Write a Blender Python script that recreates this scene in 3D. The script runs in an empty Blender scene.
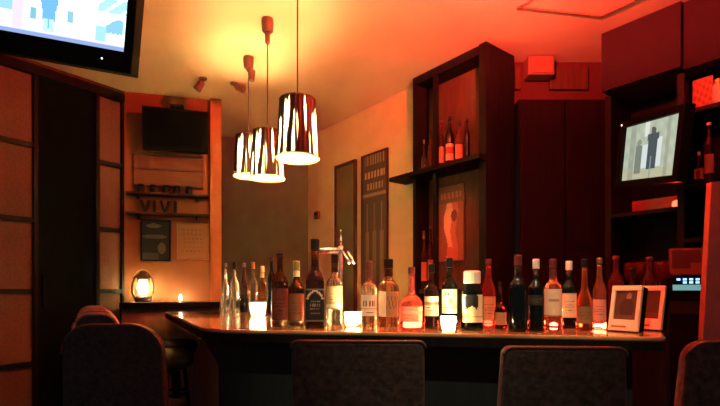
import bpy, bmesh, math, random
from mathutils import Vector, Matrix
random.seed(7)
C = bpy.context.scene.collection
PI = math.pi
F = 470.0            # focal length in pixels of the 720 px frame
HORIZON = 290.0      # pixel row of the horizon
H = 1.115            # camera height

def at(px, py, Y):
    """the point at depth Y seen at a pixel of the photograph"""
    return Vector(((px-360)/F*Y, Y, H-(py-HORIZON)/F*Y))

# ------------------------------------------------------------------ materials
def mat(name, col, rough=.6, metal=0, spec=.5, noise=0, scale=30, bump=0, emit=None, estr=0, trans=0, coat=0, stretch=None, sheen=0):
    m = bpy.data.materials.new(name); m.use_nodes = True
    nt = m.node_tree; b = nt.nodes['Principled BSDF']
    b.inputs['Base Color'].default_value = (*col, 1)
    b.inputs['Roughness'].default_value = rough
    b.inputs['Metallic'].default_value = metal
    b.inputs['Specular IOR Level'].default_value = spec
    b.inputs['Transmission Weight'].default_value = trans
    b.inputs['Coat Weight'].default_value = coat
    if sheen: b.inputs['Sheen Weight'].default_value = sheen
    if emit:
        b.inputs['Emission Color'].default_value = (*emit, 1)
        b.inputs['Emission Strength'].default_value = estr
    if noise or bump:
        tc = nt.nodes.new('ShaderNodeTexCoord'); n = nt.nodes.new('ShaderNodeTexNoise')
        n.inputs['Scale'].default_value = scale; n.inputs['Detail'].default_value = 5
        if stretch:
            mp = nt.nodes.new('ShaderNodeMapping'); mp.inputs['Scale'].default_value = stretch
            nt.links.new(tc.outputs['Object'], mp.inputs['Vector']); nt.links.new(mp.outputs[0], n.inputs['Vector'])
        else:
            nt.links.new(tc.outputs['Object'], n.inputs['Vector'])
        if noise:
            r = nt.nodes.new('ShaderNodeValToRGB')
            r.color_ramp.elements[0].position = .3; r.color_ramp.elements[1].position = .7
            r.color_ramp.elements[0].color = (*[c*(1-noise) for c in col], 1)
            r.color_ramp.elements[1].color = (*[min(1, c*(1+noise)) for c in col], 1)
            nt.links.new(n.outputs['Fac'], r.inputs['Fac']); nt.links.new(r.outputs['Color'], b.inputs['Base Color'])
        if bump:
            bp = nt.nodes.new('ShaderNodeBump'); bp.inputs['Strength'].default_value = bump; bp.inputs['Distance'].default_value = .01
            nt.links.new(n.outputs['Fac'], bp.inputs['Height']); nt.links.new(bp.outputs[0], b.inputs['Normal'])
    return m

def glassmat(name, col, glow=.4, tcol=None, rough=.04):
    """bottle glass full of drink: refracting glass mixed with a cloudy tint that passes light on"""
    m = bpy.data.materials.new(name); m.use_nodes = True
    nt = m.node_tree; b = nt.nodes['Principled BSDF']; out = nt.nodes['Material Output']
    b.inputs['Base Color'].default_value = (*col, 1); b.inputs['Roughness'].default_value = rough
    b.inputs['Transmission Weight'].default_value = 1; b.inputs['IOR'].default_value = 1.4
    t = nt.nodes.new('ShaderNodeBsdfTranslucent'); t.inputs['Color'].default_value = (*(tcol or col), 1)
    d = nt.nodes.new('ShaderNodeBsdfDiffuse'); d.inputs['Color'].default_value = (*(tcol or col), 1)
    a = nt.nodes.new('ShaderNodeMixShader'); a.inputs[0].default_value = .35
    nt.links.new(t.outputs[0], a.inputs[1]); nt.links.new(d.outputs[0], a.inputs[2])
    x = nt.nodes.new('ShaderNodeMixShader'); x.inputs[0].default_value = glow
    tc = nt.nodes.new('ShaderNodeTexCoord'); n = nt.nodes.new('ShaderNodeTexNoise'); n.inputs['Scale'].default_value = 25
    bp = nt.nodes.new('ShaderNodeBump'); bp.inputs['Strength'].default_value = .12; bp.inputs['Distance'].default_value = .01
    nt.links.new(tc.outputs['Object'], n.inputs['Vector']); nt.links.new(n.outputs['Fac'], bp.inputs['Height'])
    nt.links.new(bp.outputs[0], b.inputs['Normal'])
    nt.links.new(b.outputs[0], x.inputs[1]); nt.links.new(a.outputs[0], x.inputs[2])
    nt.links.new(x.outputs[0], out.inputs['Surface'])
    return m

def translucent(name, col, mix=.7, rough=.3):
    m = bpy.data.materials.new(name); m.use_nodes = True
    nt = m.node_tree; b = nt.nodes['Principled BSDF']; out = nt.nodes['Material Output']
    b.inputs['Base Color'].default_value = (*col, 1); b.inputs['Roughness'].default_value = rough
    t = nt.nodes.new('ShaderNodeBsdfTranslucent'); t.inputs['Color'].default_value = (*col, 1)
    x = nt.nodes.new('ShaderNodeMixShader'); x.inputs[0].default_value = mix
    nt.links.new(b.outputs[0], x.inputs[1]); nt.links.new(t.outputs[0], x.inputs[2]); nt.links.new(x.outputs[0], out.inputs['Surface'])
    return m

def shade_mat():
    """pleated lamp shade: dark metallic film slit by streaks of thin pale fabric that let the bulb through"""
    m = bpy.data.materials.new('pleated_shade'); m.use_nodes = True
    nt = m.node_tree; b = nt.nodes['Principled BSDF']; out = nt.nodes['Material Output']
    b.inputs['Base Color'].default_value = (.035, .02, .012, 1); b.inputs['Roughness'].default_value = .4; b.inputs['Metallic'].default_value = .25
    t = nt.nodes.new('ShaderNodeBsdfTranslucent'); t.inputs['Color'].default_value = (.80, .84, .62, 1)
    tc = nt.nodes.new('ShaderNodeTexCoord'); sx = nt.nodes.new('ShaderNodeSeparateXYZ'); nt.links.new(tc.outputs['Object'], sx.inputs[0])
    an = nt.nodes.new('ShaderNodeMath'); an.operation = 'ARCTAN2'
    nt.links.new(sx.outputs['Y'], an.inputs[0]); nt.links.new(sx.outputs['X'], an.inputs[1])
    cb = nt.nodes.new('ShaderNodeCombineXYZ'); nt.links.new(an.outputs[0], cb.inputs[0])
    zz = nt.nodes.new('ShaderNodeMath'); zz.operation = 'MULTIPLY'; zz.inputs[1].default_value = .45
    nt.links.new(sx.outputs['Z'], zz.inputs[0]); nt.links.new(zz.outputs[0], cb.inputs[1])
    n = nt.nodes.new('ShaderNodeTexNoise'); n.inputs['Scale'].default_value = 4.6; n.inputs['Detail'].default_value = 1
    nt.links.new(cb.outputs[0], n.inputs['Vector'])
    r = nt.nodes.new('ShaderNodeValToRGB'); r.color_ramp.elements[0].position = .52; r.color_ramp.elements[1].position = .74
    r.color_ramp.elements[0].color = (.0, .0, .0, 1)
    sg = nt.nodes.new('ShaderNodeSeparateXYZ'); nt.links.new(tc.outputs['Generated'], sg.inputs[0])
    pw = nt.nodes.new('ShaderNodeMath'); pw.operation = 'POWER'; pw.inputs[1].default_value = 7; nt.links.new(sg.outputs['Z'], pw.inputs[0])
    ml = nt.nodes.new('ShaderNodeMath'); ml.operation = 'MULTIPLY'; ml.inputs[1].default_value = .16; nt.links.new(pw.outputs[0], ml.inputs[0])
    sb = nt.nodes.new('ShaderNodeMath'); sb.operation = 'SUBTRACT'; nt.links.new(n.outputs['Fac'], sb.inputs[0]); nt.links.new(ml.outputs[0], sb.inputs[1])
    nt.links.new(sb.outputs[0], r.inputs['Fac'])
    x = nt.nodes.new('ShaderNodeMixShader'); nt.links.new(r.outputs['Color'], x.inputs[0])
    nt.links.new(b.outputs[0], x.inputs[1]); nt.links.new(t.outputs[0], x.inputs[2]); nt.links.new(x.outputs[0], out.inputs['Surface'])
    return m

def vmat(name, rough=.6, estr=0, spec=.4):
    """material whose colour is the picture stored on the mesh"""
    m = bpy.data.materials.new(name); m.use_nodes = True
    nt = m.node_tree; b = nt.nodes['Principled BSDF']
    a = nt.nodes.new('ShaderNodeVertexColor'); a.layer_name = 'print'
    b.inputs['Roughness'].default_value = rough; b.inputs['Specular IOR Level'].default_value = spec
    if estr:
        b.inputs['Base Color'].default_value = (.01, .01, .012, 1)
        nt.links.new(a.outputs['Color'], b.inputs['Emission Color']); b.inputs['Emission Strength'].default_value = estr
    else:
        nt.links.new(a.outputs['Color'], b.inputs['Base Color'])
    return m

M = dict(
    ceiling=mat('ceiling_paint', (.74, .50, .31), .8, noise=.05, scale=3, bump=.03),
    yellow=mat('ochre_plaster', (.56, .44, .22), .75, noise=.07, scale=6, bump=.08),
    orange=mat('orange_plaster', (.235, .066, .016), .75, noise=.10, scale=7, bump=.08),
    hall=mat('hall_paint', (.12, .14, .085), .8, noise=.12, scale=6, bump=.05),
    wine=mat('wine_wall', (.07, .02, .02), .8, spec=.1, noise=.1, scale=9, bump=.08),
    soffit=mat('soffit_paint', (.026, .011, .015), .8, spec=.08, noise=.08, scale=9, bump=.06),
    floor=mat('floor_boards', (.16, .085, .05), .4, noise=.3, scale=5, stretch=(1, 8, 1)),
    barfront=mat('bar_front', (.018, .022, .023), .7, spec=.1, noise=.15, scale=6, stretch=(6, 6, .6)),
    darkwood=mat('dark_wood', (.010, .008, .0075), .4, spec=.05, noise=.3, scale=6, stretch=(6, 6, .6)),
    brownwood=mat('brown_wood', (.07, .03, .018), .45, spec=.05, noise=.25, scale=6, stretch=(6, 6, .6)),
    letterwood=mat('letter_wood', (.014, .005, .004), .6, spec=.1, noise=.2),
    redwood=mat('red_brown_wood', (.24, .10, .06), .5, noise=.2, scale=8, stretch=(5, 5, .7)),
    counter=mat('counter_lacquer', (.38, .25, .11), .16, noise=.3, scale=4, stretch=(1.2, 7, 1), coat=.5, bump=.015),
    black=mat('black_plastic', (.004, .0055, .006), .5, spec=.04, noise=.1, scale=50),
    blackmat=mat('black_matt', (.014, .018, .020), .7, spec=.1, noise=.15, scale=40),
    panel=mat('paper_panel', (.14, .062, .042), .8, spec=.1, noise=.16, scale=60, bump=.08),
    door=mat('door_stain', (.003, .0035, .004), .8, spec=.02, noise=.25, scale=5, stretch=(7, 7, .6)),
    leather=mat('brown_vinyl', (.032, .034, .033), .6, spec=.15, noise=.35, scale=60, bump=.25),
    cloth=mat('chair_fabric', (.065, .042, .034), .9, spec=.1, noise=.45, scale=55, bump=.3, sheen=.15),
    piping=mat('chair_piping', (.10, .055, .04), .6, noise=.1),
    rim=mat('bent_wood_back', (.42, .24, .17), .4, noise=.15, scale=12),
    chrome=mat('chrome', (.80, .66, .60), .25, metal=1, noise=.05),
    steel=mat('dull_steel', (.3, .3, .3), .35, metal=1, noise=.1),
    bronze=mat('bronze_plastic', (.12, .05, .03), .4, noise=.1),
    cord=mat('cord', (.06, .03, .02), .6, noise=.1),
    cream=mat('cream_paper', (.72, .66, .50), .6, noise=.05),
    white=mat('white_card', (.86, .79, .50), .5, noise=.04, scale=60),
    parch=mat('parchment', (.36, .17, .07), .8, noise=.1, scale=14),
    capblack=mat('black_cap', (.006, .006, .006), .35, spec=.3, noise=.1),
    capred=mat('red_foil', (.13, .02, .018), .35, noise=.1),
    capwhite=mat('white_cap', (.8, .76, .6), .4, noise=.05),
    capgold=mat('brass_cap', (.5, .34, .12), .3, metal=.8, noise=.1),
    wax=mat('wax', (.9, .85, .7), .5, noise=.03),
    flame=mat('flame', (1, .9, .6), .5, emit=(1, .84, .50), estr=2600),
    smallflame=mat('small_flame', (1, .9, .6), .5, emit=(1, .80, .45), estr=420), lampflame=mat('lamp_flame', (1, .95, .7), .5, emit=(.95, .88, .45), estr=420),
    bulb=mat('bulb_glow', (1, .9, .7), .5, emit=(1, .66, .27), estr=1700),
    redpuck=mat('red_puck', (1, .1, .05), .5, emit=(1, .055, .03), estr=120),
    redbulb=mat('red_bulb', (1, .1, .05), .5, emit=(1, .06, .03), estr=6),
    blueled=mat('blue_led', (.2, .5, 1), .4, emit=(.25, .55, 1), estr=2.2),
    tealled=mat('teal_strip', (.1, .5, .5), .4, emit=(.10, .45, .48), estr=.75),
    led=mat('tiny_lamp', (1, 1, 1), .4, emit=(.8, .95, 1), estr=2),
    cup=translucent('frosted_cup', (.92, .92, .80), .75),
    globe=translucent('lantern_globe', (.90, .95, .78), .8),
    shade=shade_mat(),
    poolring=translucent('pool_ring_film', (.62, .55, .42), .85),
    diffuser=translucent('shade_diffuser', (.9, .88, .72), .85),
    amber=glassmat('amber_glass', (.55, .22, .05), .18),
    brown=glassmat('brown_glass', (.13, .05, .02), .12),
    green=glassmat('dark_green_glass', (.04, .07, .05), .12),
    blackglass=mat('black_glass', (.003, .004, .004), .08, spec=.3, noise=.1),
    clear=glassmat('clear_glass', (.93, .92, .86), .10, (.75, .62, .45)),
    pale=glassmat('pale_whisky_glass', (.85, .60, .38), .14, (.75, .42, .25)),
    rose=glassmat('rose_glass', (.95, .36, .26), .24, (.9, .40, .30)),
    ruby=glassmat('ruby_glass', (.6, .10, .07), .18),
    printed=vmat('printed_paper', .6), framed=vmat('framed_print', .35),
    screen=vmat('lit_screen', .3, 1.0), bigscreen=vmat('bright_screen', .3, 1.6),
)

# ------------------------------------------------------------------ mesh helpers
class B:
    def __init__(s): s.bm = bmesh.new()
    def box(s, x0, x1, y0, y1, z0, z1, mx=None):
        vs = [s.bm.verts.new((x, y, z)) for x in (x0, x1) for y in (y0, y1) for z in (z0, z1)]
        if mx: 
            for v in vs: v.co = mx @ v.co
        for f in ((0, 1, 3, 2), (4, 6, 7, 5), (0, 4, 5, 1), (2, 3, 7, 6), (0, 2, 6, 4), (1, 5, 7, 3)):
            s.bm.faces.new([vs[i] for i in f])
        return s
    def prism(s, poly, z0, z1, axis='z'):
        def p(a, b, c):
            return (a, b, c) if axis == 'z' else (a, c, b)     # axis 'y': outline in xz, depth along y
        lo = [s.bm.verts.new(p(x, y, z0)) for x, y in poly]; hi = [s.bm.verts.new(p(x, y, z1)) for x, y in poly]
        n = len(poly)
        s.bm.faces.new(lo[::-1]); s.bm.faces.new(hi)
        for i in range(n):
            s.bm.faces.new((lo[i], lo[(i+1) % n], hi[(i+1) % n], hi[i]))
        return s
    def lathe(s, prof, n=24, c=(0, 0), sq=None, capped=True, mx=None):
        """rings (radius, z[, squareness]) about the z axis"""
        rings = []
        for q in prof:
            r, z = q[0], q[1]; k = q[2] if len(q) > 2 else 0
            ring = []
            for i in range(n):
                a = 2*PI*(i+.5)/n; ca, sa = math.cos(a), math.sin(a)
                f = 1.0
                if k:
                    e = 2+8*k
                    f = 1/((abs(ca)**e+abs(sa)**e)**(1/e))
                    f = 1+(f-1)*k
                co = Vector((c[0]+r*ca*f, c[1]+r*sa*f, z))
                if mx: co = mx @ co
                ring.append(s.bm.verts.new(co))
            rings.append(ring)
        for a, b in zip(rings, rings[1:]):
            for i in range(n):
                s.bm.faces.new((a[i], a[(i+1) % n], b[(i+1) % n], b[i]))
        if capped:
            s.bm.faces.new(rings[0][::-1]); s.bm.faces.new(rings[-1])
        return s
    def tube(s, pts, r, n=8, closed=False):
        pts = [Vector(p) for p in pts]; rings = []; m = len(pts)
        for i, p in enumerate(pts):
            a = pts[i-1] if (i or closed) else p
            b = pts[(i+1) % m] if (i < m-1 or closed) else p
            d = (b-a).normalized()
            up = Vector((0, 0, 1)) if abs(d.z) < .9 else Vector((1, 0, 0))
            u = d.cross(up).normalized(); v = u.cross(d)
            rr = r[i] if isinstance(r, (list, tuple)) else r
            rings.append([s.bm.verts.new(p+u*rr*math.cos(2*PI*k/n)+v*rr*math.sin(2*PI*k/n)) for k in range(n)])
        for a, b in zip(rings, rings[1:]+(rings[:1] if closed else [])):
            for k in range(n):
                s.bm.faces.new((a[k], a[(k+1) % n], b[(k+1) % n], b[k]))
        if not closed:
            s.bm.faces.new(rings[0][::-1]); s.bm.faces.new(rings[-1])
        return s
    def build(s, name, m, parent=None, loc=None, smooth=False, bevel=0, mx=None, segs=2):
        me = bpy.data.meshes.new(name)
        bmesh.ops.recalc_face_normals(s.bm, faces=s.bm.faces)
        s.bm.to_mesh(me); s.bm.free()
        me.materials.append(M[m] if isinstance(m, str) else m)
        o = bpy.data.objects.new(name, me); C.objects.link(o)
        if smooth: 
            for p in me.polygons: p.use_smooth = True
        if bevel:
            b = o.modifiers.new('soft_edge', 'BEVEL'); b.width = bevel; b.segments = segs; b.limit_method = 'ANGLE'; b.angle_limit = .6
        if parent: o.parent = parent
        if loc is not None: o.location = loc
        if mx is not None: o.matrix_local = mx
        return o

def picture(name, w, h, func, m, parent=None, nx=24, ny=24, y=0, x0=None, z0=0, bend=None):
    """a printed face in the xz plane looking along -y; func(u, v) gives its colour; bend(u) -> (x, y) curls it"""
    bm = bmesh.new(); col = bm.loops.layers.float_color.new('print')
    x0 = -w/2 if x0 is None else x0
    def pos(u, v):
        if bend: bx, by = bend(u); return (bx, by, z0+h*v)
        return (x0+w*u, y, z0+h*v)
    g = [[bm.verts.new(pos(i/nx, j/ny)) for j in range(ny+1)] for i in range(nx+1)]
    for i in range(nx):
        for j in range(ny):
            f = bm.faces.new((g[i][j], g[i+1][j], g[i+1][j+1], g[i][j+1]))
            c = func((i+.5)/nx, (j+.5)/ny)
            for l in f.loops: l[col] = (*c, 1)
    me = bpy.data.meshes.new(name); bm.to_mesh(me); bm.free()
    me.materials.append(M[m] if isinstance(m, str) else m)
    o = bpy.data.objects.new(name, me); C.objects.link(o)
    if parent: o.parent = parent
    return o

def tag(o, label=None, cat=None, group=None, kind=None):
    for k, v in (('label', label), ('category', cat), ('group', group), ('kind', kind)):
        if v: o[k] = v
    return o
def thing(name, label, cat, loc=(0, 0, 0), rz=0, group=None):
    o = bpy.data.objects.new(name, None); C.objects.link(o); o.empty_display_size = .05
    o.location = loc; o.rotation_euler = (0, 0, rz)
    return tag(o, label, cat, group)
def struct(o): o['kind'] = 'structure'; return o
def copy_thing(r, loc, rz, label, group=None):
    n = r.copy(); C.objects.link(n); n.location = loc; n.rotation_euler = (0, 0, rz); n['label'] = label
    if group: n['group'] = group
    for ch in list(r.children):
        c = ch.copy(); C.objects.link(c); c.parent = n
        for g in list(ch.children):
            d = g.copy(); C.objects.link(d); d.parent = c
    return n
def light(name, loc, col, w, r=.03, kind='POINT'):
    l = bpy.data.lights.new(name, kind); l.color = col; l.energy = w
    if kind == 'POINT': l.shadow_soft_size = r
    o = bpy.data.objects.new(name, l); C.objects.link(o); o.location = loc
    return o
def rrect(x0, x1, z0, z1, r, n=5, only_top=False):
    pts = []
    for cx, cz, a0, rr in ((x1-r, z1-r, 0, r), (x0+r, z1-r, 90, r), (x0+r, z0+r, 180, r), (x1-r, z0+r, 270, r)):
        if only_top and a0 >= 180:
            pts.append((x0 if a0 == 180 else x1, z0)); continue
        for i in range(n+1):
            a = math.radians(a0+90*i/n); pts.append((cx+rr*math.cos(a), cz+rr*math.sin(a)))
    return pts
class Frame:
    """a wall line: u runs along it, w comes out of it into the room"""
    def __init__(s, o, d):
        s.o = Vector((o[0], o[1], 0)); s.d = Vector((d[0], d[1], 0)).normalized(); s.i = Vector((-s.d.y, s.d.x, 0)); s.rz = math.atan2(s.d.y, s.d.x)
    def p(s, u, w, z): v = s.o+s.d*u-s.i*w; return Vector((v.x, v.y, z))
    def mx(s): return Matrix.Translation(s.o) @ Matrix.Rotation(s.rz, 4, 'Z')
    def u_at(s, px, w=0):
        k = (px-360)/F; o = s.o-s.i*w
        return (k*o.y-o.x)/(s.d.x-k*s.d.y)
    def z_at(s, px, py, w=0):
        return H+(HORIZON-py)/F*s.p(s.u_at(px, w), w, 0).y

RW = Frame((0, 4.18), (.62, -.785))          # yellow wall that carries the signboard and the shelf unit
OW = Frame((-1.88, 3.75), (.964, .265))      # orange wall with the ledge
LW = Frame((-1.88, 3.75), (.608, .794))      # lattice wall (u is negative towards the camera)
BW = Frame((1.5, 2.9), (.62, -.785))         # back bar
CEIL = 2.70

def wallbox(name, fr, u0, u1, z0, z1, m, t=.1, w=0):
    o = B().box(u0, u1, -w, -w+t, z0, z1).build(name, m); o.matrix_world = fr.mx(); return struct(o)

# ------------------------------------------------------------------ the setting
struct(B().box(-3.6, 3.6, -1.2, 6.0, -.05, 0).build('floor', 'floor'))
struct(B().box(-3.6, 3.6, -1.2, 6.0, CEIL, CEIL+.05).build('ceiling', 'ceiling'))
wallbox('wall_right', RW, -.865, RW.u_at(413)-.002, 0, CEIL, 'yellow')
wallbox('wall_orange', OW, 0, .731, 0, CEIL, 'orange', .10)
struct(B().box(-2.6, -.50, 4.86, 4.96, 0, CEIL).build('wall_hall', 'hall'))
wallbox('trim_1', OW, .655, .742, 1.0, CEIL-.002, mat('orange_lit_strip', (.40, .12, .032), .6, noise=.08), .045, .047)  # brighter than the wall, the red light on it put into its colour
struct(B().box(1.06, 2.3, 3.27, 3.37, 0, CEIL).build('wall_back', 'wine'))
# soffit above the back bar and the wall behind it
o = B().box(-.01, .414, 0, .40, 2.34, CEIL-.001).build('trim_2', 'soffit'); o.matrix_world = BW.mx(); struct(o)
o = B().box(.415, 2.2, .03, .40, 2.33, CEIL-.001).build('trim_3', 'soffit'); o.matrix_world = BW.mx(); struct(o)
wallbox('wall_bar', BW, -.02, 2.2, 0, CEIL, 'wine', .1, -.405)
# access hatch frame in the ceiling
k = Vector((1.389, 2.72)); s1 = Vector((-.985, -.17))*.52; s2 = Vector((.115, -.15)).normalized()*.6
hb = B(); cs = [k, k+s1, k+s1+s2, k+s2]; ce = sum(cs, Vector((0, 0)))/4
for i in range(4):
    a, b = cs[i], cs[(i+1) % 4]; f = .968
    a2, b2 = ce+(a-ce)*f, ce+(b-ce)*f
    hb.prism([tuple(a), tuple(b), tuple(b2), tuple(a2)], CEIL-.008, CEIL-.0005)
struct(hb.build('trim_4', 'redwood'))

# lattice wall: posts, rails and pale panels; a dark door between the two panel columns
LA = LW.mx()
def lattice(name, u0, u1, zs, m):
    b = B()
    for a, c in zip(zs, zs[1:]): b.box(u0, u1, .03, .045, a, c)
    o = b.build(name, m); o.matrix_world = LA; return struct(o)
lattice('wall_left', -.186, -.018, [0, .585, 1.105, 1.585, 2.10, 2.61], 'panel')
lattice('wall_left_panel', -.90, -.622, [0, .60, 1.105, 1.60, 2.12, 2.61], 'panel')
lattice('wall_left_far', -2.6, -.90, [0, 2.61], 'panel')
b = B()
for u0, u1 in ((-.018, 0), (-.212, -.186), (-.622, -.596), (-.925, -.895), (-1.30, -1.27)): b.box(u0, u1, 0, .06, 0, 2.61)
for u0, u1, zs in ((-.188, -.016, (.585, 1.105, 1.585, 2.10)), (-.897, -.620, (.60, 1.105, 1.60, 2.12))):
    for z in zs: b.box(u0, u1, .005, .055, z-.017, z+.017)
b.box(-2.6, 0, -.01, .06, 2.61, 2.675)
o = b.build('trim_5', 'darkwood'); o.matrix_world = LA; struct(o)
wallbox('wall_left_top', LW, -2.6, 0, 2.675, CEIL, 'brownwood', .06)
d1 = B().box(-.594, -.214, .012, .05, .01, 2.60).build('door_1', 'door'); d1.matrix_world = LA; struct(d1)
hd = B().box(-.566, -.556, -.012, .014, 1.0, 1.22).build('door_handle', 'darkwood', d1)

# ------------------------------------------------------------------ counter
A_, B_, C_, D_, E_, F_ = (-1.494, 3.6), (-.636, 1.928), (1.04, 1.594), (1.34, 2.12), (-.150, 2.36), (-.935, 3.80)
def rounded(poly, radii, n=6):
    out = []
    m = len(poly)
    for i, p in enumerate(poly):
        r = radii[i]; p = Vector(p)
        if not r: out.append(tuple(p)); continue
        a = (Vector(poly[i-1])-p).normalized(); c = (Vector(poly[(i+1) % m])-p).normalized()
        for k in range(n+1):
            t = k/n; out.append(tuple((p+a*r)*(1-t)**2+p*2*t*(1-t)+(p+c*r)*t*t))
    return out
ctr = thing('bar_counter', 'long lacquered dark wood bar counter carrying the bottles', 'bar counter')
top = rounded([A_, B_, C_, D_, E_, F_], [.05, .14, .04, .03, .05, .03])
B().prism(top, .938, .955).build('counter_top', 'counter', ctr, bevel=.006)
B().prism(top, .905, .9375).build('edge_band', 'darkwood', ctr)
def shrink(poly, q):
    c = Vector((-.25, 2.45)); return [tuple(Vector(p)+(c-Vector(p)).normalized()*q) for p in poly]
body = [(-1.22, 3.60), (-.60, 2.00), (.98, 1.69), (1.12, 2.05), (-.20, 2.30), (-.97, 3.70)]
B().prism(body, .0, .904).build('counter_body', 'barfront', ctr)
B().prism([(-1.232, 3.60), (-.606, 1.985), (-.601, 1.998), (-1.221, 3.598)], .02, .80).build('side_panel', 'redwood', ctr)

# ------------------------------------------------------------------ bottles
EDGE0, EDGE1 = Vector(B_), Vector(C_)
ZC = .9555
PROF = {   # outline as (radius share, height share, squareness)
    'wine': [(.80, 0), (.95, .012), (.95, .04), (.95, .58), (.86, .655), (.55, .72), (.36, .77), (.34, .90), (.34, .93), (.40, .935), (.40, .955)],
    'whisky': [(.88, 0), (.97, .012), (.97, .05), (.97, .56), (.93, .605), (.75, .645), (.46, .69), (.37, .74), (.36, .86)],
    'square': [(.74, 0, 1), (.80, .012, 1), (.80, .05, 1), (.80, .52, 1), (.76, .56, .9), (.58, .61, .4), (.36, .66), (.33, .74), (.34, .88)],
    'squat': [(.84, 0, .6), (.94, .015, .6), (.95, .06, .6), (.95, .38, .6), (.90, .44, .5), (.68, .50, .2), (.36, .56), (.27, .66), (.27, .88)],
    'decanter': [(.84, 0), (.97, .015), (.98, .08), (.95, .38), (.80, .47), (.52, .55), (.40, .62), (.34, .74), (.32, .88)],
    'jug': [(.84, 0, .6), (.94, .015, .6), (.95, .06, .6), (.95, .55, .6), (.90, .66, .4), (.74, .75, .1), (.66, .78), (.66, .785)],
    'slim': [(.80, 0), (.96, .012), (.96, .05), (.96, .50), (.84, .58), (.55, .66), (.38, .74), (.35, .92)],
}
def lab_plain(bg, ink, seed, band=None):
    rnd = random.Random(seed); rows = [(.30+.12*i, rnd.uniform(.45, .8)) for i in range(4)]
    def f(u, v):
        c = bg
        if band and band[0] < v < band[1]: c = band[2]
        for z, w in rows:
            if abs(v-z) < .028 and abs(u-.5) < w/2 and math.sin(u*55+z*40) > -.35: c = ink
        if v < .05 or v > .95: c = tuple(x*.7 for x in bg)
        return c
    return f
def bottle(name, label, px, base_y, top_y, wpx, kind, glass, cap='capblack', caph=.10, lab=None, labz=(.12, .46), neck=None, group='bottles along the front of the counter', turn=0, dy=0, neckfoil=None):
    Y = .1595*F/(base_y-HORIZON)+dy
    loc = Vector(((px-360)/F*Y, Y, ZC)); h = (base_y-top_y)*Y/F; r = wpx*Y/F/2
    if dy: h = ((H-ZC)-(top_y-HORIZON)/F*Y)
    root = thing(name, label, 'bottle', loc, turn, group)
    prof = [(q[0]*r, q[1]*h, *(q[2:])) for q in PROF[kind]]
    B().lathe(prof, 28).build('bottle_glass', glass, root, smooth=True)
    rn, zt = prof[-1][0], prof[-1][1]
    B().lathe([(rn*1.02, zt+.0005), (rn*1.16, zt+.002), (rn*1.16, h-.003), (rn*1.0, h)], 18).build('cap', cap, root, smooth=False, bevel=.001)
    if neckfoil:
        i = len(prof)-2
        B().lathe([(prof[i][0]*1.04+.0008, prof[i][1]), (rn*1.04+.0008, zt-.001)], 18, capped=False).build('neck_foil', neckfoil, root, smooth=True)
    ang = math.atan2(-loc.y, -loc.x)-turn          # the side turned towards the seats
    if lab:
        sqv = kind in ('square', 'squat', 'jug'); rb = max(p[0] for p in prof if labz[0]*h*.5 < p[1])
        if sqv:
            rb2 = rb*(1.0 if kind == 'square' else .97)
            def bend(u, rb2=rb2):
                a = ang+(u-.5)*1.9; e = 10 if kind == 'square' else 6.8; k = 1 if kind == 'square' else .6
                ca, sa = math.cos(a), math.sin(a); f = 1/((abs(ca)**e+abs(sa)**e)**(1/e)); f = 1+(f-1)*k
                return ((rb+.0012)*f*ca, (rb+.0012)*f*sa)
        else:
            def bend(u):
                a = ang+(u-.5)*2.3; return ((rb+.001)*math.cos(a), (rb+.001)*math.sin(a))
        picture('paper_label', 0, h*(labz[1]-labz[0]), lab, 'printed', root, 20, 22, z0=h*labz[0], bend=bend)
    if neck:
        i = max(j for j, p in enumerate(prof) if p[1] < h*.80); rr = prof[i][0]+.001
        def nb(u): a = ang+(u-.5)*2.6; return (rr*1.02*math.cos(a), rr*1.02*math.sin(a))
        picture('neck_label', 0, h*.09, lambda u, v: neck, 'printed', root, 12, 3, z0=h*.76, bend=nb)
    return root
cream, inkd = (.74, .66, .46), (.12, .08, .05)
orange_l = (.42, .20, .07)
bottle('liquor_bottle', 'dark slim bottle beginning the front row with a plain red brown label', 280, 327, 253, 18, 'wine', 'brown', 'capblack', lab=lab_plain((.14, .04, .022), (.05, .015, .01), 1), labz=(.10, .52))
bottle('liquor_bottle', 'brown bottle with a pale gold cap and orange label beside the black label bottle', 296.5, 326, 261, 16.5, 'whisky', 'brown', 'capgold', lab=lab_plain((.24, .11, .04), (.16, .07, .03), 2), labz=(.08, .50), neck=(.66, .55, .35))
def lab_black(u, v):
    du, dv = u-.5, v-.60
    if abs(math.hypot(du*1.0, dv*1.1)-.36) < .035 and dv > .1: return (.42, .40, .30)
    for z in (.62, .50, .38, .26):
        if abs(v-z) < .025 and abs(du) < .26 and math.sin(u*60+z*31) > -.2: return (.15, .14, .10)
    if abs(du) > .46 or v < .03 or v > .97: return (.12, .11, .08)
    return (.004, .0045, .004)
bottle('liquor_bottle', 'square shouldered whiskey bottle with a black label and white arched lettering', 315, 328, 239, 23, 'square', 'brown', 'capblack', lab=lab_black, labz=(.08, .44), turn=.1)
bottle('liquor_bottle', 'clear round bottle with a ribbed shoulder and pale amber label beside the middle candle', 334.5, 325, 254, 17.5, 'whisky', 'clear', 'brown', lab=lab_plain((.50, .36, .15), (.20, .12, .05), 4, (.1, .25, (.78, .70, .48))), labz=(.22, .55), neckfoil='brown')
def lab_E(u, v):
    if .45 < v < .72 and abs(u-.5) < .34 and (math.sin(u*38) > -.3): return (.22, .17, .10)
    if .12 < v < .2 and abs(u-.55) < .2: return (.20, .22, .12)
    if .34 < v < .38: return (.5, .42, .28)
    return (.80, .74, .55)
bottle('liquor_bottle', 'clear whiskey bottle with a red foil neck and square cream label by the candle glass', 369, 327.5, 261, 16.5, 'whisky', 'pale', 'capred', lab=lab_E, labz=(.18, .49), neckfoil='capred')
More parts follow.
